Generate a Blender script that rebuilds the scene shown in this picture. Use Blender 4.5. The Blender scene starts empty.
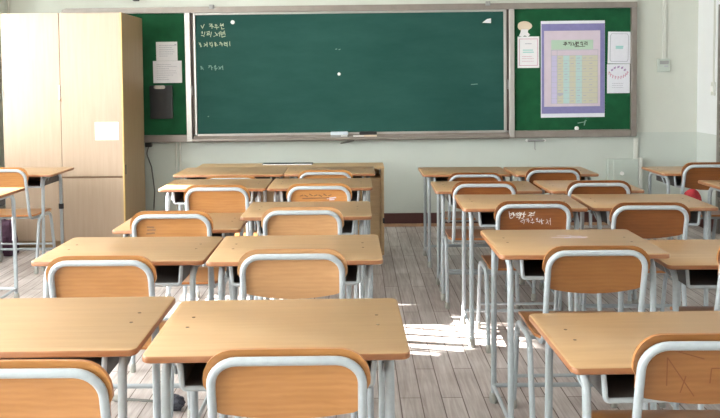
import bpy, bmesh, math, random
from mathutils import Vector, Matrix
random.seed(7)
S = bpy.context.scene
COL = S.collection
PI = math.pi
R = math.radians

# ------------------------------------------------------------------ materials
def new_mat(name):
    m = bpy.data.materials.new(name); m.use_nodes = True
    nt = m.node_tree
    return m, nt, nt.nodes, nt.links, nt.nodes['Principled BSDF']

def plain(name, col, rough=.5, metal=0.0, noise=0.0, nscale=20, bump=0.0, spec=.5):
    m, nt, N, L, b = new_mat(name)
    b.inputs['Roughness'].default_value = rough
    b.inputs['Metallic'].default_value = metal
    b.inputs['Specular IOR Level'].default_value = spec
    if noise or bump:
        tc = N.new('ShaderNodeTexCoord'); no = N.new('ShaderNodeTexNoise')
        no.inputs['Scale'].default_value = nscale; no.inputs['Detail'].default_value = 6
        L.new(tc.outputs['Object'], no.inputs['Vector'])
        r = N.new('ShaderNodeValToRGB')
        r.color_ramp.elements[0].position = .3; r.color_ramp.elements[1].position = .7
        r.color_ramp.elements[0].color = (*[c*(1-noise) for c in col], 1)
        r.color_ramp.elements[1].color = (*[min(1, c*(1+noise*.5)) for c in col], 1)
        L.new(no.outputs['Fac'], r.inputs['Fac']); L.new(r.outputs['Color'], b.inputs['Base Color'])
        if bump:
            bp = N.new('ShaderNodeBump'); bp.inputs['Strength'].default_value = bump; bp.inputs['Distance'].default_value = .01
            L.new(no.outputs['Fac'], bp.inputs['Height']); L.new(bp.outputs['Normal'], b.inputs['Normal'])
    else:
        b.inputs['Base Color'].default_value = (*col, 1)
    return m

def wood(name, c1, c2, stretch, rough=.35, fine=1.0, contrast=(.2, .84), var=.12, arcs=False):
    """procedural grain; 'stretch' scales the object coordinates (small along the grain)"""
    m, nt, N, L, b = new_mat(name)
    b.inputs['Roughness'].default_value = rough
    tc = N.new('ShaderNodeTexCoord'); oi = N.new('ShaderNodeObjectInfo')
    add = N.new('ShaderNodeVectorMath'); add.operation = 'MULTIPLY_ADD'
    cx = N.new('ShaderNodeCombineXYZ')
    for k, f in enumerate((7.3, 11.1, 5.7)):
        mu = N.new('ShaderNodeMath'); mu.operation = 'MULTIPLY'; mu.inputs[1].default_value = f
        L.new(oi.outputs['Random'], mu.inputs[0]); L.new(mu.outputs[0], cx.inputs[k])
    add.inputs[1].default_value = (1, 1, 1)
    L.new(tc.outputs['Object'], add.inputs[0]); L.new(cx.outputs[0], add.inputs[2])
    mp = N.new('ShaderNodeMapping'); mp.inputs['Scale'].default_value = stretch
    L.new(add.outputs[0], mp.inputs['Vector'])
    n1 = N.new('ShaderNodeTexNoise'); n1.inputs['Scale'].default_value = 6*fine
    n1.inputs['Detail'].default_value = 7; n1.inputs['Roughness'].default_value = .6
    n1.inputs['Distortion'].default_value = .6 if arcs else .15
    L.new(mp.outputs[0], n1.inputs['Vector'])
    src = n1.outputs['Fac']
    if arcs:
        w = N.new('ShaderNodeTexWave'); w.wave_type = 'BANDS'; w.bands_direction = 'Z'
        w.inputs['Scale'].default_value = 9; w.inputs['Distortion'].default_value = 5; w.inputs['Detail'].default_value = 3
        w.inputs['Detail Scale'].default_value = .7
        mp2 = N.new('ShaderNodeMapping'); mp2.inputs['Scale'].default_value = (1.1, 1, 2.2)
        L.new(add.outputs[0], mp2.inputs['Vector']); L.new(mp2.outputs[0], w.inputs['Vector'])
        mx = N.new('ShaderNodeMath'); mx.operation = 'MULTIPLY_ADD'; mx.inputs[1].default_value = .14
        hf = N.new('ShaderNodeMath'); hf.operation = 'MULTIPLY'; hf.inputs[1].default_value = .87
        L.new(n1.outputs['Fac'], hf.inputs[0])
        L.new(w.outputs['Fac'], mx.inputs[0]); L.new(hf.outputs[0], mx.inputs[2]); src = mx.outputs[0]
    r = N.new('ShaderNodeValToRGB')
    r.color_ramp.elements[0].position, r.color_ramp.elements[1].position = contrast
    r.color_ramp.elements[0].color = (*c1, 1); r.color_ramp.elements[1].color = (*c2, 1)
    L.new(src, r.inputs['Fac'])
    hs = N.new('ShaderNodeHueSaturation')
    mr = N.new('ShaderNodeMapRange'); mr.inputs['To Min'].default_value = 1-var; mr.inputs['To Max'].default_value = 1+var
    L.new(oi.outputs['Random'], mr.inputs['Value']); L.new(mr.outputs[0], hs.inputs['Value'])
    L.new(r.outputs['Color'], hs.inputs['Color']); L.new(hs.outputs['Color'], b.inputs['Base Color'])
    return m

def floor_mat():
    m, nt, N, L, b = new_mat('weathered_floor_planks')
    tc = N.new('ShaderNodeTexCoord')
    sp = N.new('ShaderNodeSeparateXYZ'); L.new(tc.outputs['Object'], sp.inputs[0])
    cb = N.new('ShaderNodeCombineXYZ')                      # planks run along Y
    L.new(sp.outputs['Y'], cb.inputs['X']); L.new(sp.outputs['X'], cb.inputs['Y'])
    br = N.new('ShaderNodeTexBrick'); br.offset = .37; br.offset_frequency = 2
    br.inputs['Scale'].default_value = 1; br.inputs['Brick Width'].default_value = .92
    br.inputs['Row Height'].default_value = .092; br.inputs['Mortar Size'].default_value = .0028
    br.inputs['Mortar Smooth'].default_value = .2
    br.inputs['Color1'].default_value = (.50, .455, .445, 1); br.inputs['Color2'].default_value = (.67, .63, .62, 1)
    br.inputs['Mortar'].default_value = (.18, .14, .125, 1)
    L.new(cb.outputs[0], br.inputs['Vector'])
    mp = N.new('ShaderNodeMapping'); mp.inputs['Scale'].default_value = (26, 1.6, 1)
    L.new(tc.outputs['Object'], mp.inputs['Vector'])
    n = N.new('ShaderNodeTexNoise'); n.inputs['Scale'].default_value = 2.2; n.inputs['Detail'].default_value = 8; n.inputs['Distortion'].default_value = .8
    L.new(mp.outputs[0], n.inputs['Vector'])
    r = N.new('ShaderNodeValToRGB'); r.color_ramp.elements[0].position = .3; r.color_ramp.elements[1].position = .75
    r.color_ramp.elements[0].color = (.62, .57, .55, 1); r.color_ramp.elements[1].color = (1.12, 1.12, 1.12, 1)
    L.new(n.outputs['Fac'], r.inputs['Fac'])
    mx = N.new('ShaderNodeMix'); mx.data_type = 'RGBA'; mx.blend_type = 'MULTIPLY'; mx.inputs['Factor'].default_value = .85
    L.new(br.outputs['Color'], mx.inputs['A']); L.new(r.outputs['Color'], mx.inputs['B'])
    n2 = N.new('ShaderNodeTexNoise'); n2.inputs['Scale'].default_value = 3.0; n2.inputs['Detail'].default_value = 5
    L.new(tc.outputs['Object'], n2.inputs['Vector'])
    r2 = N.new('ShaderNodeValToRGB'); r2.color_ramp.elements[0].position = .34; r2.color_ramp.elements[1].position = .62
    r2.color_ramp.elements[0].color = (.72, .68, .66, 1); r2.color_ramp.elements[1].color = (1, 1, 1, 1)
    L.new(n2.outputs['Fac'], r2.inputs['Fac'])
    mx2 = N.new('ShaderNodeMix'); mx2.data_type = 'RGBA'; mx2.blend_type = 'MULTIPLY'; mx2.inputs['Factor'].default_value = .8
    L.new(mx.outputs['Result'], mx2.inputs['A']); L.new(r2.outputs['Color'], mx2.inputs['B'])
    L.new(mx2.outputs['Result'], b.inputs['Base Color'])
    b.inputs['Roughness'].default_value = .5
    bp = N.new('ShaderNodeBump'); bp.inputs['Strength'].default_value = .35; bp.inputs['Distance'].default_value = .004
    L.new(br.outputs['Fac'], bp.inputs['Height']); bp.invert = True
    L.new(bp.outputs['Normal'], b.inputs['Normal'])
    return m

def chalk_mat():
    m, nt, N, L, b = new_mat('green_chalkboard')
    tc = N.new('ShaderNodeTexCoord')
    mp = N.new('ShaderNodeMapping'); mp.inputs['Scale'].default_value = (.5, 1, 1.6)
    L.new(tc.outputs['Object'], mp.inputs['Vector'])
    n = N.new('ShaderNodeTexNoise'); n.inputs['Scale'].default_value = 3; n.inputs['Detail'].default_value = 8; n.inputs['Roughness'].default_value = .65
    L.new(mp.outputs[0], n.inputs['Vector'])
    r = N.new('ShaderNodeValToRGB'); r.color_ramp.elements[0].position = .3; r.color_ramp.elements[1].position = .75
    r.color_ramp.elements[0].color = (.011, .062, .052, 1); r.color_ramp.elements[1].color = (.022, .088, .074, 1)
    L.new(n.outputs['Fac'], r.inputs['Fac']); L.new(r.outputs['Color'], b.inputs['Base Color'])
    b.inputs['Roughness'].default_value = .75
    b.inputs['Specular IOR Level'].default_value = .2
    return m

M = {}
M['desk_top'] = wood('oak_laminate', (.365, .22, .105), (.475, .302, .155), (.35, 5, 5), .33, 1.3, var=.05)
M['desk_edge'] = wood('desk_edge_wood', (.235, .09, .036), (.36, .16, .07), (1, 8, 8), .35, var=.1)
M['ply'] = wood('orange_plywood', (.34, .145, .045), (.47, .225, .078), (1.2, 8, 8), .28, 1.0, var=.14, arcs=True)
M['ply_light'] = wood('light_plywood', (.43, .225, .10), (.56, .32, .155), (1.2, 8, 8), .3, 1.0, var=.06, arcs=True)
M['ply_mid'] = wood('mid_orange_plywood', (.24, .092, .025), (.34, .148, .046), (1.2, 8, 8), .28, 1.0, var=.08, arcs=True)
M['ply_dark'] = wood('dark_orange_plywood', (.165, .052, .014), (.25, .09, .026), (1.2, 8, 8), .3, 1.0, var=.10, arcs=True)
M['ply_edge'] = wood('plywood_edge', (.33, .115, .03), (.48, .21, .07), (1, 8, 30), .3, var=.1)
M['tube'] = plain('pale_grey_paint', (.375, .415, .45), .32, 0, .07, 60)
M['cap'] = plain('grey_rubber', (.36, .36, .33), .7, 0, .2, 40)
M['tray'] = plain('dark_tray_steel', (.075, .07, .068), .5, .0, .2, 30)
M['screw'] = plain('dark_screw', (.10, .06, .035), .4, .3)
M['black'] = plain('black_plastic', (.015, .015, .018), .4)
M['cab'] = wood('beige_laminate', (.35, .25, .18), (.42, .315, .235), (7, 7, .4), .42, 1.0, var=.0)
M['cab_side'] = wood('tan_laminate', (.30, .20, .105), (.40, .275, .155), (7, 7, .4), .45, 1.0, var=.0)
M['cab_edge'] = plain('yellow_edge_band', (.62, .43, .17), .45, 0, .1, 20)
M['seam'] = plain('dark_seam', (.20, .12, .07), .7)
M['teach'] = wood('teacher_desk_wood', (.42, .275, .14), (.56, .39, .215), (.6, 6, 6), .4, var=.0)
M['alu'] = plain('brushed_frame_metal', (.26, .225, .205), .38, .35, .10, 14)
M['alu_bright'] = plain('bright_frame_metal', (.43, .41, .395), .3, .4, .06, 14)
M['dark_gap'] = plain('dark_frame_channel', (.09, .065, .055), .6)
M['chalk_board'] = chalk_mat()
M['felt'] = plain('green_notice_felt', (.012, .092, .038), .9, 0, .22, 9, 0.05, .2)
M['chalk'] = plain('white_chalk', (.50, .55, .40), .9)
M['chalk_faint'] = plain('faint_chalk', (.22, .34, .29), .9)
M['white'] = plain('white_plastic', (.84, .84, .83), .4)
M['paper'] = plain('white_paper', (.80, .79, .83), .8, 0, .03, 30)
M['paper2'] = plain('cool_white_paper', (.74, .75, .83), .8, 0, .03, 30)
M['ink_grey'] = plain('grey_print', (.42, .42, .50), .8)
M['ink_pink'] = plain('pink_print', (.58, .30, .42), .8)
M['ink_violet'] = plain('violet_print', (.36, .22, .45), .8)
M['ink_teal'] = plain('teal_print', (.35, .62, .62), .8)
M['ink_dark'] = plain('dark_print', (.08, .07, .06), .8)
M['purple'] = plain('purple_card', (.22, .205, .43), .75, 0, .08, 30)
M['lilac'] = plain('lilac_paper', (.62, .53, .62), .7, 0, .05, 12)
M['mint'] = plain('mint_band', (.44, .60, .48), .7)
M['cream_col'] = plain('cream_column', (.56, .54, .43), .7)
M['blue_col'] = plain('pale_blue_column', (.44, .60, .60), .7)
M['lav_col'] = plain('lavender_column', (.52, .48, .68), .7)
M['peach'] = plain('peach_card', (.68, .57, .45), .7)
M['wall_up'] = plain('cream_wall_paint', (.61, .63, .58), .6, 0, .035, 2.2, .02)
M['wall_lo'] = plain('pale_green_wall_paint', (.52, .56, .525), .5, 0, .05, 2.5, .02)
M['wall_side_up'] = plain('daylit_side_wall_paint', (.80, .82, .84), .6, 0, .03, 2.2)  # lightened in colour for the window light that reaches the right wall
M['wall_side_lo'] = plain('daylit_side_wall_lower_paint', (.62, .66, .64), .5, 0, .03, 2.2)  # lower band, the same window light put into its colour
M['ceil'] = plain('white_ceiling', (.80, .80, .78), .8, 0, .04, 3)
M['floor'] = floor_mat()
M['maroon'] = plain('maroon_baseboard_paint', (.075, .025, .022), .45, 0, .15, 8)
M['oak_bead'] = plain('worn_wood_bead', (.42, .25, .15), .6, 0, .2, 20)
M['pipe'] = plain('wall_conduit', (.60, .61, .57), .5)
M['boxm'] = plain('pale_green_box', (.50, .555, .515), .45, 0, .04, 8)
M['red'] = plain('red_fabric', (.48, .03, .045), .7, 0, .25, 40)
M['bag'] = plain('dark_purple_fabric', (.075, .03, .06), .8, 0, .3, 30)
M['bristle'] = plain('dark_bristles', (.05, .052, .07), .9, 0, .5, 120, .5)
M['grey_mid'] = plain('mid_grey_plastic', (.30, .30, .30), .5)
M['cable'] = plain('grey_cable', (.10, .10, .09), .6)
M['silver'] = plain('silver_clip', (.80, .80, .82), .2, .8)
M['brown'] = plain('brown_stain', (.20, .10, .045), .5)
M['scratch'] = plain('dark_scratch', (.20, .07, .024), .6)
M['blue_grey'] = plain('blue_grey_eraser', (.55, .62, .70), .6)
M['book'] = plain('dark_book_cover', (.035, .035, .04), .4)
m, nt, N_, L_, b_ = new_mat('frosted_glass')
tr = N_.new('ShaderNodeBsdfTranslucent'); tr.inputs['Color'].default_value = (.55, .6, .6, 1)
gl = N_.new('ShaderNodeBsdfGlossy'); gl.inputs['Roughness'].default_value = .2
ms = N_.new('ShaderNodeMixShader'); ms.inputs[0].default_value = .06
L_.new(tr.outputs[0], ms.inputs[1]); L_.new(gl.outputs[0], ms.inputs[2])
L_.new(ms.outputs[0], N_['Material Output'].inputs['Surface']); N_.remove(b_)
M['frost'] = m

# ------------------------------------------------------------------ mesh tools
def link(name, bm, mats, parent=None, loc=(0, 0, 0), smooth=False, rot=None):
    me = bpy.data.meshes.new(name)
    bmesh.ops.recalc_face_normals(bm, faces=bm.faces)
    bm.to_mesh(me); bm.free()
    for mm in (mats if isinstance(mats, (list, tuple)) else [mats]): me.materials.append(M[mm])
    if smooth:
        for p in me.polygons: p.use_smooth = True
        if smooth != 'all':
            try: me.set_sharp_from_angle(angle=R(40))
            except Exception: pass
    o = bpy.data.objects.new(name, me); COL.objects.link(o)
    o.location = loc
    if rot: o.rotation_euler = rot
    if parent: o.parent = parent
    return o

def box(bm, x0, x1, y0, y1, z0, z1, mat=0, bev=0.0):
    vs = [bm.verts.new((x, y, z)) for z in (z0, z1) for y in (y0, y1) for x in (x0, x1)]
    fs = [bm.faces.new([vs[i] for i in q]) for q in ((0, 2, 3, 1), (4, 5, 7, 6), (0, 1, 5, 4), (2, 6, 7, 3), (0, 4, 6, 2), (1, 3, 7, 5))]
    for f in fs: f.material_index = mat
    if bev:
        es = list({e for f in fs for e in f.edges})
        rs = bmesh.ops.bevel(bm, geom=es, offset=bev, segments=2, affect='EDGES', profile=.5)
        for f in rs['faces']: f.material_index = mat
    return fs

def fillet(pts, r, n=6):
    """round the inner corners of a polyline; r may be one number or one per point"""
    pts = [Vector(p) for p in pts]; out = [pts[0]]
    for i in range(1, len(pts)-1):
        rr = r[i] if isinstance(r, (list, tuple)) else r
        a, b, c = pts[i-1], pts[i], pts[i+1]
        u = (a-b).normalized(); v = (c-b).normalized()
        ang = u.angle(v); t = min(rr/math.tan(ang/2), (a-b).length*.49, (c-b).length*.49)
        rad = t*math.tan(ang/2)
        ctr = b+(u+v).normalized()*(rad/math.sin(ang/2))
        p0 = b+u*t; p1 = b+v*t
        e0 = p0-ctr; e1 = p1-ctr; tot = e0.angle(e1)
        for k in range(n+1):
            f = k/n
            out.append(ctr+(e0*math.sin((1-f)*tot)+e1*math.sin(f*tot))/math.sin(tot))
    out.append(pts[-1]); return out

def tube(bm, pts, r, seg=10, mat=0, cap=True):
    pts = [Vector(p) for p in pts]
    n = len(pts); T = []
    for i in range(n):
        d = pts[min(i+1, n-1)]-pts[max(i-1, 0)]; T.append(d.normalized())
    ref = Vector((1, 0, 0)) if abs(T[0].x) < .8 else Vector((0, 0, 1))
    nrm = (ref-T[0]*ref.dot(T[0])).normalized(); rings = []
    for i in range(n):
        nrm = (nrm-T[i]*nrm.dot(T[i])).normalized(); bi = T[i].cross(nrm)
        rr = r[i] if isinstance(r, (list, tuple)) else r
        rings.append([bm.verts.new(pts[i]+(nrm*math.cos(2*PI*k/seg)+bi*math.sin(2*PI*k/seg))*rr) for k in range(seg)])
    for i in range(n-1):
        for k in range(seg):
            f = bm.faces.new((rings[i][k], rings[i][(k+1) % seg], rings[i+1][(k+1) % seg], rings[i+1][k])); f.material_index = mat
    if cap:
        for rg in (rings[0], rings[-1]): bm.faces.new(rg).material_index = mat

def prism(bm, outline, h0, h1, axis='z', mat=0):
    """extrude a 2-D outline; axis z -> (x,y) outline, axis y -> (x,z) outline"""
    def P(p, h): return (p[0], p[1], h) if axis == 'z' else (p[0], h, p[1])
    a = [bm.verts.new(P(p, h0)) for p in outline]; b = [bm.verts.new(P(p, h1)) for p in outline]
    n = len(a)
    fs = [bm.faces.new(a), bm.faces.new(b)]
    for i in range(n): fs.append(bm.faces.new((a[i], a[(i+1) % n], b[(i+1) % n], b[i])))
    for f in fs: f.material_index = mat

def rrect(w, h, r, n=5, cx=0, cy=0):
    out = []
    for sx, sy, a0 in ((1, 1, 0), (-1, 1, 90), (-1, -1, 180), (1, -1, 270)):
        for k in range(n+1):
            a = R(a0+90*k/n)
            out.append((cx+sx*(w/2-r)+r*math.cos(a), cy+sy*(h/2-r)+r*math.sin(a)))
    return out

def stroke(bm, pts, w, y0, y1, mat=0):
    """a flat pen stroke of width w standing in an x-z plane between depths y0 and y1"""
    for a, b in zip(pts[:-1], pts[1:]):
        a = Vector(a); b = Vector(b); d = b-a
        if d.length < 1e-6: continue
        d.normalize(); n = Vector((-d.y, d.x))*w/2; e = d*w*.3
        prism(bm, [tuple(q) for q in (a-e+n, a-e-n, b+e-n, b+e+n)], y0, y1, 'y', mat)

def tag(o, label=None, cat=None, group=None, kind=None):
    if label: o['label'] = label
    if cat: o['category'] = cat
    if group: o['group'] = group
    if kind: o['kind'] = kind
    return o

def empty(name, loc=(0, 0, 0), rz=0):
    o = bpy.data.objects.new(name, None); COL.objects.link(o); o.empty_display_size = .1
    o.location = loc; o.rotation_euler = (0, 0, rz); return o

def copy_tree(o, parent=None):
    c = o.copy(); COL.objects.link(c)
    for k in ('label', 'category', 'group'):
        if parent is None and k in c.keys(): del c[k]
    if parent: c.parent = parent
    for ch in o.children: copy_tree(ch, c)
    return c

# ------------------------------------------------------------------ room
WL, WR, WF, WB, H = -3.30, 3.25, 7.35, -2.2, 2.85
WAINS = .885
def structure(name, bm, mats, **k):
    o = link(name, bm, mats, **k); o['kind'] = 'structure'; return o

bm = bmesh.new(); box(bm, WL-.2, WR+.2, WB-.2, WF+.2, -.12, 0); structure('floor', bm, 'floor')
bm = bmesh.new(); box(bm, WL-.2, WR+.2, WB-.2, WF+.2, H, H+.12); structure('ceiling', bm, 'ceil')
bm = bmesh.new(); box(bm, WL-.2, WR+.2, WF, WF+.2, 0, WAINS, 1); box(bm, WL-.2, WR+.2, WF, WF+.2, WAINS, H, 0)
structure('wall_front', bm, ['wall_up', 'wall_lo'])
bm = bmesh.new(); box(bm, WL-.2, WR+.2, WB-.2, WB, 0, WAINS, 1); box(bm, WL-.2, WR+.2, WB-.2, WB, WAINS, H, 0)
structure('wall_back', bm, ['wall_up', 'wall_lo'])
# left wall with three windows
WIN = [(-1.6, .8), (1.3, 3.7), (4.2, 6.35)]; ZS, ZT = .78, 2.35
bm = bmesh.new()
box(bm, WL-.2, WL, WB, WF, 0, ZS, 1); box(bm, WL-.2, WL, WB, WF, ZT, H, 0)
ys = [WB]+[v for w in WIN for v in w]+[WF]
for a, b in zip(ys[0::2], ys[1::2]): box(bm, WL-.2, WL, a, b, ZS, ZT, 0)
structure('wall_left', bm, ['wall_up', 'wall_lo'])
OPEN = (4.62, 5.50, ZS+.04, 1.58)                         # unseen sash opening, shaped so the sun patch lands in the aisle
for i, (a, b) in enumerate(WIN):
    bm = bmesh.new(); x0, x1 = WL-.13, WL-.07
    box(bm, x0, x1, a, b, ZS, ZS+.04); box(bm, x0, x1, a, b, ZT-.04, ZT)
    box(bm, x0, x1, a, a+.04, ZS+.04, ZT-.04); box(bm, x0, x1, b-.04, b, ZS+.04, ZT-.04)
    box(bm, x0, x1, a+.04, b-.04, 1.58, 1.62)
    mids = [a+(b-a)*k/3 for k in (1, 2)] if i < 2 else [OPEN[0]-.04, 5.22, OPEN[1]]
    for mmid in mids: box(bm, x0, x1, mmid, mmid+.04, ZS+.04, 1.58)
    w = structure('window_%d' % (i+1), bm, 'alu_bright')
    xs = [a+.04]+[v for mmid in mids for v in (mmid, mmid+.04)]+[b-.04]
    for k, (p, q) in enumerate(zip(xs[0::2], xs[1::2])):
        if i == 2 and k in (1, 2): continue
        bm = bmesh.new(); box(bm, WL-.102, WL-.098, p, q, ZS+.04, 1.58); link('unseen_frosted_pane', bm, 'frost', w)  # out-of-view panes, added to stop the sun outside the opening
    bm = bmesh.new(); box(bm, WL-.102, WL-.098, a+.04, b-.04, 1.62, ZT-.04); link('unseen_frosted_pane', bm, 'frost', w)
    bm = bmesh.new(); box(bm, WL-.07, WL+.04, a-.03, b+.03, ZS-.03, ZS); link('window_sill', bm, 'alu_bright', w)
# right wall: a strip of wall, then the sliding door's jamb, then wall with high corridor windows
D0, D1, DH = 5.75, 6.90, 2.05
CW = [(-1.2, .9), (1.5, 3.9)]; CZ0, CZ1 = 1.25, 2.2
bm = bmesh.new()
box(bm, WR, WR+.2, D1, WF, 0, WAINS, 1); box(bm, WR, WR+.2, D1, WF, WAINS, H, 0)
box(bm, WR, WR+.2, D0, D1, DH, H, 0)
box(bm, WR, WR+.2, WB, D0, 0, WAINS, 1); box(bm, WR, WR+.2, WB, D0, WAINS, CZ0, 0); box(bm, WR, WR+.2, WB, D0, CZ1, H, 0)
ys = [WB]+[v for w in CW for v in w]+[D0]
for a, b in zip(ys[0::2], ys[1::2]): box(bm, WR, WR+.2, a, b, CZ0, CZ1, 0)
structure('wall_right', bm, ['wall_side_up', 'wall_side_lo'])
for i, (a, b) in enumerate(CW):
    bm = bmesh.new(); x0, x1 = WR+.07, WR+.13
    box(bm, x0, x1, a, b, CZ0, CZ0+.04); box(bm, x0, x1, a, b, CZ1-.04, CZ1)
    for yy in (a, (a+b)/2-.02, b-.04): box(bm, x0, x1, yy, yy+.04, CZ0+.04, CZ1-.04)
    w = structure('window_%d' % (i+4), bm, 'alu_bright')
    bm = bmesh.new(); box(bm, WR+.098, WR+.102, a+.04, b-.04, CZ0+.04, CZ1-.04); link('unseen_frosted_pane', bm, 'frost', w)
bm = bmesh.new()
box(bm, WR+.05, WR+.09, D0+.05, D1-.05, .01, DH-.05, 0)
for z0, z1 in ((.25, .9),): box(bm, WR+.035, WR+.05, D0+.2, D1-.2, z0, z1, 0, .004)
dr = structure('door_1', bm, 'grey_mid')
bm = bmesh.new(); box(bm, WR+.03, WR+.05, D0+.2, D1-.2, 1.1, 1.8); link('door_pane', bm, 'frost', dr)
bm = bmesh.new(); box(bm, WR-.02, WR+.1, D1-.05, D1, 0, DH); box(bm, WR-.02, WR+.1, D0, D0+.05, 0, DH); box(bm, WR-.02, WR+.1, D0+.05, D1-.05, DH-.05, DH)
structure('trim_1', bm, 'alu')
bm = bmesh.new(); box(bm, WL, WR, WF-.02, WF, .028, .126, 0); box(bm, WL, WR, WF-.032, WF, 0, .028, 1)
structure('baseboard_front', bm, ['maroon', 'oak_bead'])
bm = bmesh.new(); box(bm, WL, WL+.02, WB, WF-.032, .0, .126, 0)
structure('baseboard_left', bm, 'maroon')
bm = bmesh.new(); box(bm, WR-.02, WR, WB, D0, .0, .126, 0); box(bm, WR-.02, WR, D1, WF-.032, 0, .126, 0)
structure('baseboard_right', bm, 'maroon')
# thin conduit above the left corner
bm = bmesh.new(); tube(bm, [(-3.27, WF-.012, 0.3), (-3.27, WF-.012, H)], .012); structure('trim_2', bm, 'pipe', smooth=True)

# ------------------------------------------------------------------ chalkboard
BY = WF                                                   # wall plane; board stands proud of it
board = tag(empty('chalkboard', (0.55, WF, .83)), 'long green chalkboard in a metal frame on the front wall', 'chalkboard')
def bpart(name, bm, mats, **k):
    par = k.pop('parent', board)
    o = link(name, bm, mats, None, **k); o.parent = par
    o.matrix_parent_inverse = Matrix.Translation(-Vector(board.location))
    return o
X0, X1, Z0, Z1 = -2.745, 2.648, .838, 2.105
cx0, cx1 = -1.535, 1.435
bm = bmesh.new()                                          # top rail, rounded left end
prism(bm, [(X1, 2.0505), (X1, Z1), (X0+.05, Z1), (X0+.015, Z1-.012), (X0, Z1-.045), (X0, 2.0505)], BY-.085, BY, 'y')
bpart('top_rail', bm, 'alu')
bm = bmesh.new(); box(bm, X0, cx0-.012, BY-.07, BY, Z0, Z0+.068, 0, .004); bpart('bottom_rail', bm, 'alu')
bm = bmesh.new(); box(bm, cx1+.012, X1, BY-.07, BY, Z0, Z0+.068, 0, .004); bpart('bottom_rail', bm, 'alu')
for a, b, mm in ((-1.597, -1.545, 'alu_bright'), (1.446, 1.495, 'alu_bright'), (2.597, X1, 'alu'), (X0, X0+.06, 'alu')):
    bm = bmesh.new(); box(bm, a, b, BY-.082, BY, Z0+.003, 2.050, 0, .004); bpart('post', bm, mm)
for a, b in ((-1.544, -1.520), (1.424, 1.445)):
    bm = bmesh.new(); box(bm, a, b, BY-.05, BY, Z0+.07, 2.050); bpart('channel', bm, 'dark_gap')
for a, b in ((X0+.06, -1.598), (1.496, 2.596)):
    bm = bmesh.new(); box(bm, a, b, BY-.045, BY, Z0+.069, 2.050); bpart('notice_panel', bm, 'felt')
bm = bmesh.new(); box(bm, -1.499, 1.398, BY-.05, BY, .912, 2.044); bpart('writing_surface', bm, 'chalk_board')
bm = bmesh.new()
box(bm, -1.5195, -1.50, BY-.064, BY-.02, .90, 2.0495, 0, .003); box(bm, 1.399, 1.4235, BY-.064, BY-.02, .90, 2.0495, 0, .003)
box(bm, -1.4995, 1.3985, BY-.064, BY-.02, 2.030, 2.0495, 0, .002); box(bm, -1.4995, 1.3985, BY-.064, BY-.02, .893, .912, 0, .002)
bpart('inner_frame', bm, 'alu_bright')
bm = bmesh.new()                                          # chalk tray: sloped lip
prof = [(-.15, .852), (-.15, .872), (-.135, .872), (-.13, .862), (-.07, .872), (-.06, .893), (0, .893), (0, .836), (-.12, .836)]
a = [bm.verts.new((cx0, BY+p[0], p[1])) for p in prof]; b = [bm.verts.new((cx1, BY+p[0], p[1])) for p in prof]
bm.faces.new(a); bm.faces.new(b)
for i in range(len(a)): bm.faces.new((a[i], a[(i+1) % len(a)], b[(i+1) % len(a)], b[i]))
bpart('chalk_tray', bm, 'alu')
for cx in (-1.335, 1.245):
    bm = bmesh.new(); box(bm, cx-.022, cx+.022, BY-.10, BY-.07, 2.083, 2.123, 0, .004); box(bm, cx+.004, cx+.018, BY-.112, BY-.10, 2.09, 2.117, 0, .003)
    bpart('clip', bm, 'grey_mid')
for a, z in ((-1.545, 1.28), (1.44, 1.30)):
    bm = bmesh.new(); box(bm, a-.008, a+.01, BY-.075, BY-.05, z, z+.09, 0, .003); bpart('catch', bm, 'grey_mid')

# handwriting: short broken pen strokes grouped into syllable-like blocks, as on the board
def glyph(kind):
    G = {
     'a': [[(0, .9), (.45, .9), (.1, .5)], [(.7, 1), (.7, .1)], [(.7, .55), (.95, .55)]],
     'b': [[(0, 1), (0, .55), (.5, .55), (.5, 1)], [(0, .78), (.5, .78)], [(.8, 1), (.8, .45)], [(.15, .35), (.15, 0), (.8, 0)]],
     'c': [[(.1, .95), (.8, .95), (.3, .62)], [(.5, .8), (.85, .6)], [(0, .45), (1, .45)], [(.5, .45), (.5, .15)]],
     'd': [[(.2, .6), (.05, .8), (.25, .97), (.42, .8), (.2, .6)], [(.75, 1), (.75, .4)], [(.15, .3), (.75, .3), (.75, 0)]],
     'e': [[(0, .85), (.5, .2)], [(.28, .5), (0, .15)], [(.8, 1), (.8, 0)], [(.55, .6), (.8, .6)]],
     'f': [[(.05, .95), (.6, .95), (.6, .6), (.05, .6)], [(.05, .6), (.05, .35), (.7, .35)], [(.9, 1), (.9, .05)]],
     'g': [[(.3, .95), (.1, .7), (.3, .5), (.5, .7), (.3, .95)], [(0, .35), (.9, .35)], [(.45, .35), (.45, 0)]],
     '.': [[(.3, .1), (.42, .18)]], '!': [[(.3, 1), (.25, .4)], [(.25, .15), (.27, .08)]],
     '*': [[(0, .5), (.6, .6)], [(.3, .95), (.25, .1)], [(.05, .85), (.6, .15)]], 'v': [[(.05, .8), (.3, .25), (.75, .95)]],
    }
    return G[kind]
def write(bm, text, x, z, size, y0, y1, w, mat=0, gap=1.08, jit=.05):
    for ch in text:
        if ch != ' ':
            for st in glyph(ch):
                stroke(bm, [(x+(p[0]*.82+random.uniform(-jit, jit))*size, z+(p[1]+random.uniform(-jit, jit))*size) for p in st], w, y0, y1, mat)
        x += size*(gap if ch not in '. !' else .55)
by0, by1 = BY-.0515, BY-.0502
for txt, x, z, sz in (('v cgb', -1.446, 1.900, .048), ('df.eb', -1.446, 1.826, .050), ('*edgaf!', -1.466, 1.732, .043)):
    bm = bmesh.new(); write(bm, txt, x, z, sz, by0, by1, .0062, jit=.12); bpart('chalk_writing', bm, 'chalk')
bm = bmesh.new(); write(bm, '* age', -1.458, 1.512, .046, by0, by1, .006, jit=.12); bpart('chalk_writing', bm, 'chalk_faint')
bm = bmesh.new()
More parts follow.
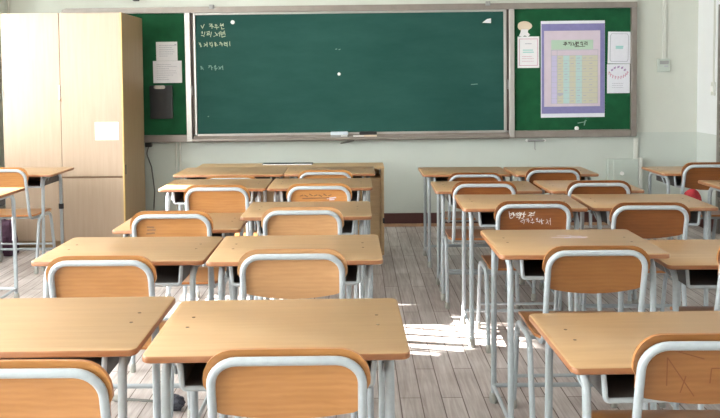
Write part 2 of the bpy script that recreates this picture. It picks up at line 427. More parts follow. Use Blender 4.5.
for x, z, l in ((-.185, 1.695, .012), (-.155, 1.692, .014), (-1.40, 1.075, .008), (1.09, 1.348, .06)):
    stroke(bm, [(x, z), (x+l, z+.004)], .006, by0, by1)
bpart('chalk_smudge', bm, 'chalk_faint')

# ------------------------------------------------------------------ things on the board
def lines(bm, x0, x1, zs, y0, y1, w, mat, frac=(.5, 1.0)):
    for z in zs:
        x = x0; xe = x0+(x1-x0)*random.uniform(*frac)
        while x < xe:
            l = random.uniform(.006, .02); stroke(bm, [(x, z), (min(x+l, xe), z)], w, y0, y1, mat); x += l+.006
FY = BY-.045                                              # felt surface
def sheet(name, label, cat, cx, cz, w, h, mat, group=None, rot=0, y=FY, th=.0016):
    o = empty(name, (cx, y, cz)); tag(o, label, cat, group)
    o.rotation_euler = (0, R(rot), 0)
    bm = bmesh.new(); box(bm, -w/2, w/2, -th, 0, -h/2, h/2)
    link('page', bm, mat, o); return o
def on(o, name, bm, mat): return link(name, bm, mat, o)
py0, py1 = -.0026, -.0016
o = sheet('paper_sheet', 'upper white paper sheet, narrow, on the left green notice panel', 'paper', -1.780, 1.682, .200, .178, 'paper')
bm = bmesh.new(); lines(bm, -.07, .08, [.055-.02*k for k in range(6)], py0, py1, .004, 0); stroke(bm, [(.078, .062), (.09, .058)], .010, py0, py1)
on(o, 'print', bm, 'ink_grey')
o = sheet('paper_sheet', 'lower and wider white paper sheet on the left green notice panel, above the black pouch', 'paper', -1.776, 1.488, .270, .208, 'paper')
bm = bmesh.new(); lines(bm, -.10, .11, [.07-.02*k for k in range(8)], py0, py1, .004, 0); on(o, 'print', bm, 'ink_grey')
o = sheet('document_sheet', 'bordered white certificate left of the purple poster, under the mushroom cutout', 'paper', 1.628, 1.652, .205, .295, 'paper')
bm = bmesh.new()
for pts in ([(-.085, -.125), (.085, -.125), (.085, .125), (-.085, .125), (-.085, -.125)],): stroke(bm, pts, .005, py0, py1, 0)
lines(bm, -.03, .03, [.08], py0, py1, .007, 1, (.9, 1)); lines(bm, -.05, .05, [.02, .0], py0, py1, .010, 2, (.9, 1)); lines(bm, -.06, .06, [-.04, -.06, -.085], py0, py1, .004, 0)
on(o, 'print', bm, ['ink_pink', 'ink_grey', 'ink_teal'])
o = sheet('document_sheet', 'upper white bordered certificate right of the purple poster', 'paper', 2.486, 1.690, .215, .300, 'paper2', rot=1)
bm = bmesh.new()
stroke(bm, [(-.075, -.13), (.075, -.13), (.085, -.11), (.085, .11), (.075, .13), (-.075, .13), (-.085, .11), (-.085, -.11), (-.075, -.13)], .005, py0, py1, 0)
lines(bm, -.03, .035, [.01, -.005], py0, py1, .014, 1, (.95, 1)); on(o, 'print', bm, ['ink_grey', 'ink_teal'])
o = sheet('document_sheet', 'lower white handbill with an arch of violet letters, right of the purple poster', 'paper', 2.480, 1.398, .215, .275, 'paper2', y=FY-.0027)
bm = bmesh.new()
for k in range(5):
    a = R(150-30*k); x, z = .07*math.cos(a), .055+.055*math.sin(a)
    stroke(bm, [(x-.008, z-.008), (x+.008, z+.008)], .009, py0, py1, 0); stroke(bm, [(x-.008, z+.006), (x+.006, z-.008)], .006, py0, py1, 0)
for k in range(9):
    a = R(205+130*k/8); x, z = .095*math.cos(a), .085+.085*math.sin(a)*.9
    stroke(bm, [(x-.005, z-.014), (x-.002, z+.014)], .007, py0, py1, 1); stroke(bm, [(x-.005, z+.008), (x+.009, z+.004)], .006, py0, py1, 1)
lines(bm, -.06, .06, [-.045, -.065, -.085], py0, py1, .004, 2); on(o, 'print', bm, ['ink_violet', 'ink_pink', 'ink_grey'])

# mushroom-like cutout
o = empty('card_cutout', (1.590, FY, 1.868)); tag(o, 'small peach mushroom-shaped card cutout at the top left of the right notice panel', 'card cutout')
bm = bmesh.new()
prism(bm, [(.068*math.cos(R(a))*(1+.06*math.cos(R(3*a))), .03+.046*math.sin(R(a))) for a in range(0, 360, 20)], -.004, 0, 'y'); link('cap', bm, 'peach', o)
bm = bmesh.new(); prism(bm, [(-.03, .0), (.035, .0), (.03, -.03), (.052, -.052), (.03, -.072), (.005, -.058), (-.02, -.07), (-.052, -.062), (-.04, -.035)], -.0065, -.0005, 'y')
link('stem', bm, 'paper', o)

# framed timetable poster
po = tag(empty('poster', (2.048, FY, 1.49)), 'large purple bordered timetable poster with a mint title band on the right notice panel', 'poster')
def pp(name, mat, x0, x1, z0, z1, y0, y1):
    bm = bmesh.new(); box(bm, x0, x1, y0, y1, z0, z1); return link(name, bm, mat, po)
pp('backing', 'paper2', -.302, .302, -.455, .455, -.004, 0)
pp('border', 'purple', -.296, .300, -.418, .428, -.006, -.004)
sh = pp('page', 'lilac', -.272, .257, -.352, .362, -.0075, -.006)
pp('title_band', 'mint', -.205, .19, .185, .275, -.0085, -.0075)
bm = bmesh.new(); write(bm, 'cae', -.09, .215, .042, -.0095, -.0085, .007); stroke(bm, [(.015, .21), (.115, .215)], .006, -.0095, -.0085)
write(bm, 'bdf', .03, .222, .036, -.0095, -.0085, .006); link('title', bm, 'ink_dark', po)
xs = [-.205, -.15, -.092, -.033, .026, .085, .143, .235]
for k in range(7): pp('column', ('lav_col', 'cream_col', 'blue_col', 'cream_col', 'blue_col', 'cream_col', 'cream_col')[k], xs[k], xs[k+1], -.325, .128, -.0083, -.0075)
bm = bmesh.new()
for x in (xs[0], xs[-1], xs[1]): stroke(bm, [(x, -.325), (x, .18)], .004, -.0092, -.0075)
for k in range(11): stroke(bm, [(-.205, .18-.0505*k*.999), (.235, .18-.0505*k*.999)], .003, -.0092, -.0075)
stroke(bm, [(-.205, .18), (.235, .18)], .005, -.0093, -.0075)
for r_ in range(9):
    for c_ in range(6):
        if random.random() < .75:
            x = xs[c_+1]+.02; z = .1305-.0505*(r_+.55)
            stroke(bm, [(x-.008, z), (x+.018, z+.002)], .007, -.0093, -.0083)
stroke(bm, [(-.14, -.235), (-.10, -.235)], .02, -.0094, -.0083)
link('table_print', bm, 'ink_grey', po)

# black pouch hanging under the papers
po2 = tag(empty('pouch', (-1.836, FY, 1.21)), 'flat black pouch with a silver clip hanging on the left green notice panel', 'pouch')
bm = bmesh.new(); box(bm, -.108, .108, -.022, 0, -.165, .150, 0, .006); link('body', bm, 'black', po2)
bm = bmesh.new(); prism(bm, rrect(.105, .034, .016), -.034, -.021, 'y'); bm2 = bm
for v in bm.verts: v.co.z += .135; v.co.x -= .01
link('clip', bm, 'silver', po2, smooth=True)

def disc(name, label, cat, x, z, r, mat, y, th=.012, group=None):
    o = tag(empty(name, (x, y, z)), label, cat, group)
    bm = bmesh.new()
    tube(bm, [(0, 0, 0), (0, -th*.7, 0), (0, -th, 0)], [r, r, r*.7], 14); link('body', bm, mat, o, smooth=True)
    return o
SY = BY-.05
disc('magnet', 'round white magnet at the top left of the chalkboard beside the chalk writing', 'magnet', -1.155, 1.950, .019, 'white', SY)
disc('magnet', 'round white magnet in the middle of the chalkboard', 'magnet', -.16, 1.458, .015, 'white', SY)
disc('magnet', 'small round white magnet under the purple poster', 'magnet', 2.088, .93, .02, 'white', FY)
o = tag(empty('magnet_clip', (1.235, SY, 1.945)), 'white wedge shaped magnet clip at the top right of the chalkboard', 'magnet')
bm = bmesh.new(); prism(bm, [(-.045, -.014), (.035, -.018), (.035, .025), (.0, .02)], -.02, 0, 'y'); link('body', bm, 'white', o)
bm = bmesh.new(); box(bm, -.02, .03, -.028, -.02, -.008, .008, 0, .002); link('grip', bm, 'paper2', o)
o = tag(empty('chalk_scuff', (2.16, FY, .93)), 'pale scuffed strip of tape under the purple poster', 'tape')
bm = bmesh.new(); stroke(bm, [(-.06, .05), (.0, .06), (.02, .075)], .008, -.002, 0); stroke(bm, [(.0, .03), (.012, .075)], .010, -.002, 0); link('strip', bm, 'chalk_faint', o)
o.name = 'tape_strip'
# erasers and chalk on the tray
def eraser(label, x, top, bot):
    o = tag(empty('eraser', (x, BY-.098, .8675)), label, 'eraser')
    bm = bmesh.new(); box(bm, -.082, .082, -.026, .026, 0, .018, 0, .003); link('felt_pad', bm, bot, o)
    bm = bmesh.new(); box(bm, -.082, .082, -.024, .024, .018, .05, 0, .006); link('handle', bm, top, o)
eraser('pale blue grey board eraser on the chalk tray', -.16, 'blue_grey', 'grey_mid')
eraser('dark board eraser with a cream pad on the chalk tray', .11, 'black', 'peach')
for k, (x, rz) in enumerate(((-.115, .1), (.0, -.2), (.04, .15))):
    o = tag(empty('chalk_stick', (x, BY-.141+.005, .8775), rz), ('short white chalk stick on the tray in front of the pale eraser', 'white chalk stick on the tray midway between the two erasers', 'chalk stick on the tray close to the dark eraser')[k], 'chalk', 'chalk sticks on the tray')
    bm = bmesh.new(); tube(bm, [(-.03, 0, 0), (.0, 0, 0), (.027, 0, 0), (.03, 0, 0)], [.0052, .0055, .0055, .004], 8); link('stick', bm, 'white', o, smooth=True)
# hook bar hanging under the tray on the right, and a hanging divider under the erasers
o = tag(empty('wall_hook', (1.707, BY, .80)), 'small grey hook rail under the chalkboard on the right', 'hook')
bm = bmesh.new(); tube(bm, [(-.08, -.03, .015), (.08, -.03, .015)], .009, 8); link('rail', bm, 'grey_mid', o, smooth=True)
bm = bmesh.new(); tube(bm, [(-.082, -.03, .015), (-.082, 0, .015)], .014, 8); tube(bm, [(.082, -.03, .015), (.082, 0, .015)], .014, 8); link('mount', bm, 'white', o, smooth=True)
bm = bmesh.new(); tube(bm, fillet([(-.01, -.03, .01), (-.01, -.03, -.07), (-.01, -.05, -.07)], .01), .005, 8); link('hook', bm, 'grey_mid', o, smooth=True)
o = tag(empty('pointer_stub', (-.10, BY-.136, .822)), 'short dark stick hanging under the chalk tray below the pale eraser', 'stick')
o.name = 'hanging_stick'
bm = bmesh.new(); tube(bm, [(-.05, 0, -.012), (.02, 0, .003), (.08, 0, .010)], [.006, .009, .004], 8); link('stick', bm, 'cable', o, smooth=True)

# the whole board hangs a third of a degree out of level, and all on it with it
HANG = -.0060
board.rotation_euler = (0, HANG, 0)
for o in list(COL.objects):
    if o.parent is None and o.type == 'EMPTY' and o is not board and 'category' in o.keys():
        o.rotation_euler.y += HANG

# ------------------------------------------------------------------ wall fittings
o = tag(empty('thermostat', (2.92, WF, 1.52)), 'small white wall control box with a dark display right of the chalkboard', 'wall control')
bm = bmesh.new(); box(bm, -.058, .058, -.03, 0, -.062, .062, 0, .006); link('case', bm, 'boxm', o)
bm = bmesh.new(); box(bm, -.042, .042, -.033, -.029, .012, .045); link('display', bm, 'grey_mid', o)
bm = bmesh.new(); box(bm, .0, .035, -.034, -.029, -.012, -.002); link('button', bm, 'ink_grey', o)
o = tag(empty('conduit', (2.925, WF, 1.585)), 'thin pale wall conduit running up from the white control box', 'conduit')
bm = bmesh.new(); box(bm, -.018, .018, -.018, 0, 0, H-1.585, 0, .003); link('duct', bm, 'pipe', o)
o = tag(empty('conduit', (2.665, WF, .635)), 'pale conduit running down from the chalkboard corner to the utility box', 'conduit')
bm = bmesh.new(); box(bm, -.02, .02, -.025, 0, 0, .195, 0, .004); link('duct', bm, 'pipe', o)
o = tag(empty('utility_box', (2.545, WF, .30)), 'low pale green utility cabinet on the front wall with a small knob', 'utility box')
bm = bmesh.new(); box(bm, -.155, .155, -.05, 0, 0, .335, 0, .004); link('case', bm, 'boxm', o)
bm = bmesh.new(); box(bm, -.105, .125, -.062, -.05, .03, .33, 0, .003); dd = link('door', bm, 'boxm', o)
bm = bmesh.new(); tube(bm, [(-.03, -.062, .2), (-.03, -.08, .2), (-.03, -.086, .2)], [.018, .018, .01], 12); link('knob', bm, 'white', dd, smooth=True)
bm = bmesh.new(); box(bm, .13, .165, -.07, -.05, -.04, .345, 0, .003); link('hinge_post', bm, 'pipe', o)
o = tag(empty('light_switch', (WR, 7.00, 1.30)), 'beige light switch on the right wall by the door jamb', 'light switch')
bm = bmesh.new(); box(bm, -.018, 0, -.035, .035, -.06, .06, 0, .005); link('plate', bm, 'pipe', o)
bm = bmesh.new(); box(bm, -.03, -.021, -.02, .02, -.025, .025, 0, .003); link('rocker', bm, 'white', o)
o = tag(empty('conduit', (WR, 7.00, 1.36)), 'thin cable duct running up from the beige light switch', 'conduit')
bm = bmesh.new(); box(bm, -.012, 0, -.01, .01, 0, H-1.36, 0, .002); link('duct', bm, 'pipe', o)
o = tag(empty('wall_plug', (-1.972, WF, .805)), 'black socket plug on the front wall below the left notice panel', 'plug')
bm = bmesh.new(); box(bm, -.03, .03, -.05, 0, -.027, .027, 0, .006); link('body', bm, 'black', o)
cb = bmesh.new()
tube(cb, fillet([(0, -.03, -.024), (-.02, -.03, -.09), (.02, -.012, -.22), (.045, -.012, -.45), (.03, -.012, -.68)], .08), .006, 7)
link('cord', cb, 'cable', o, smooth=True)
for x, lab in ((-1.715, 'left of the two thin pipes on the wall under the left notice panel'), (-1.678, 'right of the two thin pipes on the wall under the left notice panel')):
    o = tag(empty('wall_pipe', (x, WF, .10)), 'pale '+lab.replace('left of the two thin', 'thin pipe, left of two').replace('right of the two thin', 'thin pipe, right of two').replace('pipes ', ''), 'pipe', 'thin pipes under the notice panel')
    bm = bmesh.new(); tube(bm, [(0, -.012, .03), (0, -.012, .735)], .009, 8); link('pipe', bm, 'pipe', o, smooth=True)
o = tag(empty('wall_bracket', (-2.065, WF, 2.185)), 'small dark bracket on the wall above the left notice panel', 'bracket')
bm = bmesh.new(); box(bm, -.028, .028, -.05, 0, -.03, .10, 0, .008); link('plate', bm, 'black', o)
bm = bmesh.new(); tube(bm, [(0, -.05, .05), (0, -.075, .05)], .012, 8); link('bolt', bm, 'grey_mid', o, smooth=True)

# ------------------------------------------------------------------ tall storage cabinet
CX0, CX1, CY0, CY1, CH = -2.945, -1.945, 6.45, 7.08, 1.972
cab = tag(empty('storage_cabinet', ((CX0+CX1)/2, CY0, 0)), 'tall beige wooden storage cabinet with four doors in the front left corner', 'cabinet')
def cp(name, bm, mats, par=None, **k):
    o = link(name, bm, mats, None, **k); o.parent = par or cab
    o.matrix_parent_inverse = Matrix.Translation(-Vector(cab.location)); return o
bm = bmesh.new()
box(bm, CX0, CX1, CY0+.02, CY1, .06, CH, 0)
cp('carcass', bm, 'cab_side')
bm = bmesh.new(); box(bm, CX0+.004, CX1-.004, CY0+.05, CY1-.02, 0, .06); cp('plinth', bm, 'cab_side')
bm = bmesh.new(); box(bm, CX0+.003, CX1-.003, CY0+.008, CY0+.02, .594, .606); cp('divider', bm, 'seam')
mid = -2.462
for a, b in ((CX0+.002, mid-.002), (mid+.002, CX1-.012)):
    bm = bmesh.new(); box(bm, a, b, CY0, CY0+.018, .608, CH-.002, 0, .002); d1 = cp('door', bm, 'cab')
    bm = bmesh.new(); box(bm, a, b, CY0, CY0+.018, .065, .592, 0, .002); d2 = cp('door', bm, 'cab')
    hx = (a+.05) if a > CX0+.1 else (b-.03)
    bm = bmesh.new(); tube(bm, fillet([(hx, CY0, .565), (hx, CY0-.03, .56), (hx, CY0-.03, .46), (hx, CY0, .455)], .015), .006, 8); cp('handle', bm, 'silver', d2, smooth=True)
    bm = bmesh.new(); tube(bm, [(hx, CY0, .40), (hx, CY0-.008, .40)], .012, 10); cp('lock', bm, 'grey_mid', d2, smooth=True)
bm = bmesh.new(); box(bm, CX1-.0115, CX1+.001, CY0-.001, CY0+.0195, .064, CH-.001); cp('edge_band', bm, 'cab_edge')
bm = bmesh.new(); box(bm, mid-.012, mid-.003, CY0-.006, CY0, 1.25, 1.37, 0, .002); cp('finger_pull', bm, 'silver')
bm = bmesh.new(); box(bm, mid-.004, mid+.006, CY0-.004, CY0, 1.235, 1.265, 0, .001); cp('chipped_edge', bm, 'brown')
bm = bmesh.new(); box(bm, CX0+.004, CX0+.012, CY0-.006, CY0, 1.25, 1.34, 0, .002); cp('finger_pull', bm, 'grey_mid')
bm = bmesh.new(); box(bm, CX1-.001, CX1+.004, CY0+.03, CY0+.05, .62, .70); cp('hinge', bm, 'black')
o = tag(empty('paper_sheet', (-2.083, CY0, .988)), 'white notice taped to the right door of the beige cabinet', 'paper')
bm = bmesh.new(); box(bm, -.098, .098, -.0016, 0, -.075, .075); link('page', bm, 'white', o)
bm = bmesh.new(); lines(bm, -.07, .07, [.045, .03], py0, py1, .006, 0, (.9, 1)); link('print', bm, 'ink_teal', o)

# ------------------------------------------------------------------ teacher's desk
td = tag(empty('teacher_desk', (-.53, 6.30, 0)), 'long wooden teacher desk standing behind the front row of the left student desks', 'teacher desk')
def tp(name, bm, mats, **k):
    return link(name, bm, mats, td, **k)
bm = bmesh.new(); box(bm, -.75, .75, -.185, .12, .69, .712, 0, .003); tp('desk_top', bm, 'teach')
for s in (-1, 1):
    bm = bmesh.new(); box(bm, s*.735-.012, s*.735+.012, -.18, .11, 0, .69); tp('side_panel', bm, 'teach')
bm = bmesh.new(); box(bm, -.72, .72, .09, .11, .12, .69); tp('back_panel', bm, 'teach')
for a, b in ((-.72, -.34), (.34, .722)):
    bm = bmesh.new(); box(bm, a, b, -.165, .085, .05, .62); p = tp('pedestal', bm, 'teach')
    for z0, z1 in ((.06, .33), (.34, .61)):
        bm = bmesh.new(); box(bm, a+.01, b-.01, -.18, -.165, z0, z1, 0, .002); dr_ = link('drawer', bm, 'teach', p)
        bm = bmesh.new(); box(bm, (a+b)/2-.05, (a+b)/2+.05, -.192, -.18, (z0+z1)/2-.008, (z0+z1)/2+.008, 0, .003); 
bm = bmesh.new(); box(bm, .735, .75, -.195, -.18, .26, .30); tp('hinge', bm, 'black')
o = tag(empty('folder', (-.565, 6.33, .712)), 'thin dark wide folder lying on the teacher desk', 'folder')
bm = bmesh.new(); box(bm, -.205, .205, -.055, .055, 0, .009, 0, .002); link('cover', bm, 'book', o)
bm = bmesh.new(); box(bm, -.20, .20, -.057, -.05, .002, .007); link('pages', bm, 'paper', o)

# ------------------------------------------------------------------ student desk
def make_desk(w=.66, d=.49, h=.72, inset=.050):
    root = empty('student_desk')
    # top with rounded corners; faces of the rim take the edge-wood
    bm = bmesh.new()
    rings = []
    for off, z in ((.004, h-.019), (0, h-.016), (0, h-.005), (.0015, h-.0015), (.004, h)):
        rings.append([bm.verts.new((p[0], p[1], z)) for p in rrect(w-2*off, d-2*off, .024-off, 5)])
    n = len(rings[0])
    for q, (a, b) in enumerate(zip(rings[:-1], rings[1:])):
        for i in range(n):
            f = bm.faces.new((a[i], a[(i+1) % n], b[(i+1) % n], b[i])); f.material_index = 0 if q == 3 else 1
    bm.faces.new(rings[0]).material_index = 1; bm.faces.new(rings[-1]).material_index = 0
    for sx in (-1, 1):
        for yy in (-.02, .07):
            p = (sx*(w/2-.072), yy)
            prism(bm, [(p[0]+.0055*math.cos(R(a)), p[1]+.0055*math.sin(R(a))) for a in range(0, 360, 60)], h-.004, h+.0006, 'z', 2)
    link('desk_top', bm, ['desk_top', 'desk_edge', 'screw'], root, smooth=True)
    zt = h-.019-.0122
    fx = w/2-inset
    for s in (-1, 1):
        x = s*fx
        bm = bmesh.new()
        tube(bm, fillet([(x, -.215, .03), (x, -.19, zt), (x, .163, zt), (x, .172, .03)], .06, 7), .0122, 10)
        fr = link('side_frame', bm, 'tube', root, smooth=True)
        for yy in (-.216, .173):
            bm = bmesh.new(); tube(bm, [(x, yy, 0), (x, yy, .008), (x, yy, .04), (x, yy, .046)], [.016, .0185, .0175, .0145], 10)
            link('foot_cap', bm, 'cap', fr, smooth=True)
        bm = bmesh.new(); tube(bm, [(x, -.213, .075), (x, .170, .075)], .009, 8); link('foot_bar', bm, 'tube', fr, smooth=True)
        bm = bmesh.new(); tube(bm, fillet([(x, -.06, zt-.004), (x-s*.012, -.09, zt-.055), (x-s*.012, -.13, zt-.06), (x-s*.012, -.14, zt-.03)], .02), .004, 6)
        link('bag_hook', bm, 'tube', fr, smooth=True)
    bm = bmesh.new(); tube(bm, [(-fx, .170, .078), (fx, .170, .078)], .010, 8); link('crossbar', bm, 'tube', root, smooth=True)
    # open book tray
    tw, ty0, ty1, zb, z1 = w/2-.095, -.205, .15, h-.097, h-.021
    bm = bmesh.new()
    box(bm, -tw, tw, ty0, ty1, zb, zb+.004); box(bm, -tw, tw, ty1-.004, ty1, zb+.004, z1)
    for s in (-1, 1): box(bm, s*tw-.002, s*tw+.002, ty0, ty1-.004, zb+.004, z1)
    tr_ = link('book_tray', bm, 'tray', root)
    bm = bmesh.new(); yy = ty0-.002
    tube(bm, fillet([(-tw-.006, yy, z1), (-tw, yy, zb), (tw, yy, zb), (tw+.006, yy, z1)], .012, 5), .0075, 8)
    link('tray_lip', bm, 'tube', tr_, smooth=True)
    return root

# ------------------------------------------------------------------ student chair (origin on the floor under the seat)
def make_chair(tone=''):
    root = empty('student_chair')
    hz = .79
    # seat: dished plywood with a dropped front lip
    bm = bmesh.new(); nx, ny = 8, 10; th = .011
    top = []; bot = []
    for j in range(ny+1):
        v = j/ny; y = -.168+.368*v
        for i in range(nx+1):
            u = -1+2*i/nx
            hw = .200-(.016*max(0, (v-.9)/.1)**2)-(.018*max(0, (.1-v)/.1)**2)
            z = .430-.008*(1-u*u)*math.sin(PI*min(1, v*1.1))-.020*max(0, (v-.8)/.2)**2
            top.append(bm.verts.new((u*hw, y, z))); bot.append(bm.verts.new((u*hw, y, z-th)))
    W = nx+1
    for j in range(ny):
        for i in range(nx):
            a = j*W+i
            bm.faces.new((top[a], top[a+1], top[a+1+W], top[a+W])); bm.faces.new((bot[a], bot[a+W], bot[a+1+W], bot[a+1]))
    def rim(idx):
        for a, b in zip(idx[:-1], idx[1:]): bm.faces.new((top[a], top[b], bot[b], bot[a])).material_index = 1
    rim([i for i in range(W)]); rim([ny*W+i for i in range(W)]); rim([j*W for j in range(ny+1)]); rim([j*W+nx for j in range(ny+1)])
    link('seat', bm, ['ply'+tone, 'ply_edge'], root, smooth=True)
    # back tube
    tx = .1765; zt = .767
    def ty(z): return -.190-.205*(z-.405)
    bm = bmesh.new()
    path = [(-tx, .12, .404), (-tx, -.187, .404), (-tx, ty(zt), zt), (tx, ty(zt), zt), (tx, -.187, .404), (tx, .12, .404)]
    tube(bm, fillet(path, [0, .06, .062, .062, .06, 0], 7), .0108, 12)
    link('back_frame', bm, 'tube', root, smooth=True)
    # backrest panel, in front of the tube, wrapping a little round it
    bm = bmesh.new(); hw0 = .1955; rc = .068
    us = [-1, -.985, -.95, -.9, -.84, -.76, -.66, -.5, -.25, 0, .25, .5, .66, .76, .84, .9, .95, .985, 1]; vs = [0, .04, .1, .25, .5, .75, .9, .96, 1]
    A = []; B = []; th = .0105
    for v in vs:
        e = min(1, max(0, (v-.4)/.4)); hw = hw0-.011*(1-e*e*(3-2*e))
        for u in us:
            x = u*hw; ax = abs(x)
            zT = hz if ax < hw-rc else hz-rc+math.sqrt(max(0, rc*rc-(ax-(hw-rc))**2))
            zB = .603+.028*(ax/hw)**2+(.02*max(0, (ax-(hw-.03))/.03)**2)
            z = zB+(zT-zB)*v
            wrap = .010*(ax/hw)**6
            y = ty(z)+.0135+.0-wrap+.006*(1-(ax/hw)**2)
            A.append(bm.verts.new((x, y, z))); B.append(bm.verts.new((x, y+th, z)))
    W = len(us); H_ = len(vs)
    for j in range(H_-1):
        for i in range(W-1):
            a = j*W+i
            bm.faces.new((A[a], A[a+1], A[a+1+W], A[a+W])); bm.faces.new((B[a], B[a+W], B[a+1+W], B[a+1]))
    def rim2(idx):
        for a, b in zip(idx[:-1], idx[1:]): bm.faces.new((A[a], A[b], B[b], B[a])).material_index = 1
    rim2(list(range(W))); rim2([(H_-1)*W+i for i in range(W)]); rim2([j*W for j in range(H_)]); rim2([j*W+W-1 for j in range(H_)])
    link('backrest', bm, ['ply'+tone, 'ply_edge'], root, smooth=True)
    for s in (-1, 1):
        x = s*.214
        bm = bmesh.new()
        tube(bm, fillet([(x, -.19, .03), (x, -.115, .406), (x, .105, .406), (x, .19, .03)], .06, 7), .0115, 10)
        lf = link('leg_frame', bm, 'tube', root, smooth=True)
        for yy in (-.191, .191):
            bm = bmesh.new(); tube(bm, [(x, yy, 0), (x, yy, .008), (x, yy, .036), (x, yy, .042)], [.013, .0155, .015, .0125], 10)
            link('foot_cap', bm, 'cap', lf, smooth=True)
    for yy in (-.08, .08):
        bm = bmesh.new(); tube(bm, [(-.214, yy, .397), (.214, yy, .397)], .009, 8); link('crossbar', bm, 'tube', root, smooth=True)
    bm = bmesh.new(); tube(bm, [(-.214, .163, .15), (.214, .163, .15)], .008, 8); link('stretcher', bm, 'tube', root, smooth=True)
    return root

desk_protos = {}
def place_desk(x, yfront, rz, label, w=.66, z=.72, d=.49, inset=.050):
    key = (w, z, d, inset)
    if key in desk_protos: o = copy_tree(desk_protos[key])
    else: o = make_desk(w, d, z, inset); desk_protos[key] = o
    a = R(rz)
    o.location = (x-math.sin(a)*d/2, yfront+math.cos(a)*d/2, 0); o.rotation_euler = (0, 0, a)
    tag(o, label, 'desk', 'student desks')
    return o
chair0 = {}
def place_chair(x, yback, rz, label, s=1.0, tone=''):
    if tone not in chair0: o = make_chair(tone); chair0[tone] = o
    else: o = copy_tree(chair0[tone])
    a = R(rz); k = .262*s
    o.location = (x-math.sin(a)*k, yback+math.cos(a)*k, 0); o.rotation_euler = (0, 0, a)
    o.scale = (1, 1, s)
    tag(o, label, 'chair', 'student chairs')
    return o

L = 'left block'; 
# left block, aisle side
place_desk(-.203, 1.886, 1.0, 'tan student desk at bottom centre left, nearest the camera beside the aisle, bare top', .67)
place_desk(-.236, 2.882, .8, 'tan student desk in the left block beside the aisle, second from the camera', .67)
place_desk(-.255, 3.824, 0, 'tan student desk in the left block beside the aisle, third from the camera', .66)
place_desk(-.234, 4.853, 0, 'tan student desk in the left block beside the aisle, fourth from the camera', .67)
place_desk(-.199, 5.590, 0, 'tan student desk right in front of the teacher desk, on its aisle side', .67)
# left block, window side
place_desk(-.893, 1.925, 1.0, 'student desk in the bottom left corner of the photo, cut off by its left edge')
place_desk(-.912, 2.900, -.3, 'pale topped student desk in the left block, window side, second from the camera', .66, .72, .46)
place_desk(-.902, 3.82, .8, 'slightly lower student desk in the left block, window side, third from the camera', .64, .66)
place_desk(-.915, 4.855, .6, 'student desk in the left block, window side, fourth from the camera', .68)
place_desk(-.935, 5.580, 0, 'wide student desk right in front of the teacher desk, on its window side', .80)
# right block, aisle side
place_desk(.878, 1.945, 1.4, 'student desk in the bottom right corner of the photo, nearest the camera', .66, .66, .47)
place_desk(.857, 2.865, -.3, 'student desk beside the aisle in the right block, whitish smear on its top', .645, .74)
place_desk(.868, 3.940, -1.8, 'student desk in the right block beside the aisle, third from the camera', .645, .735)
place_desk(.829, 4.800, -1.6, 'student desk in the right block beside the aisle, fourth from the camera', .67, .70)
place_desk(.818, 5.665, -.3, 'student desk in the right block beside the aisle, farthest back towards the chalkboard', .66, .70)
# right block, outer side
place_desk(1.560, 3.015, -.3, 'lower student desk tucked behind the smeared desk at the right edge of the photo', .66, .66)
place_desk(1.570, 4.020, -2.0, 'student desk in the right block, outer side, level with the third aisle desk')
place_desk(1.462, 4.655, -.8, 'student desk in the right block, outer side, second back from the chalkboard', .58)
place_desk(1.430, 5.470, -.4, 'student desk in the right block, outer side, nearest the chalkboard', .60)
# single columns at the walls
place_desk(2.515, 5.470, -.4, 'student desk at the far right standing before the right wall, white legs in view', .66, .72, .45)
place_desk(2.590, 4.610, 0, 'student desk at the right edge of the photo, only its left corner in view')
g1 = place_desk(-2.572, 5.666, 1.0, 'student desk in front of the tall beige cabinet with a black leg clamp', inset=.088)
place_desk(-2.470, 4.500, 0, 'student desk at the left edge of the photo, only its right end in view')
bm = bmesh.new(); tube(bm, [(.242, .168, .40), (.242, .168, .44)], .020, 10)
k = link('leg_clamp', bm, 'black', g1, smooth=True); k['label'] = 'black height clamp on the leg'

# smear on the second right desk and stains
bm = bmesh.new()
dk = [o for o in COL.objects if o.get('label', '').startswith('student desk beside the aisle in the right block, whitish')][0]
for x, y, l in ((-.02, .10, .06), (.03, .09, .05), (-.05, .07, .08), (.0, .06, .09), (.06, .075, .04)):
    box(bm, x, x+l, y, y+.006, .7402, .7407)
link('smear', bm, 'lilac', dk)

cA = place_chair(-.166, 1.765, .6, 'orange plywood student chair at the bottom centre left, tucked under the nearest aisle desk', .980)
place_chair(-.744, 1.69, 0, 'student chair in the bottom left corner of the photo, cut by the frame', .985)
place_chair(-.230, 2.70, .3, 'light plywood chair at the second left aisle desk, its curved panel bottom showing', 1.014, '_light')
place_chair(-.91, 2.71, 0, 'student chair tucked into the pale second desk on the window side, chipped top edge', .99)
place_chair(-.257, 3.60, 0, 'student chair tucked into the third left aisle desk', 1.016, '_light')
cCl = place_chair(-.872, 3.60, 0, 'student chair with a brown stain on its backrest, in front of the lower left desk')
cD = place_chair(-.223, 4.53, 0, 'student chair with dark scuffs on its backrest, tucked into the fourth left aisle desk')
place_chair(-.821, 4.50, 0, 'student chair tucked into the fourth left desk on the window side')
place_chair(-.220, 5.39, 0, 'student chair tucked into the desk before the teacher desk, aisle side', .975)
place_chair(-.885, 5.42, 0, 'student chair under the wide desk before the teacher desk, only its top rail showing', .925)
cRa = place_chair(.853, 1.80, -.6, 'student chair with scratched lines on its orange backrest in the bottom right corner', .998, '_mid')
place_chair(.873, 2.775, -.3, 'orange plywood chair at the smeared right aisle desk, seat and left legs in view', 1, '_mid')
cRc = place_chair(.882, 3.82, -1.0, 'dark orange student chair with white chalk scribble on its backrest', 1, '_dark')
place_chair(1.440, 3.75, -2.0, 'dark orange student chair right of the scribbled chair, whole backrest in view', 1, '_dark')
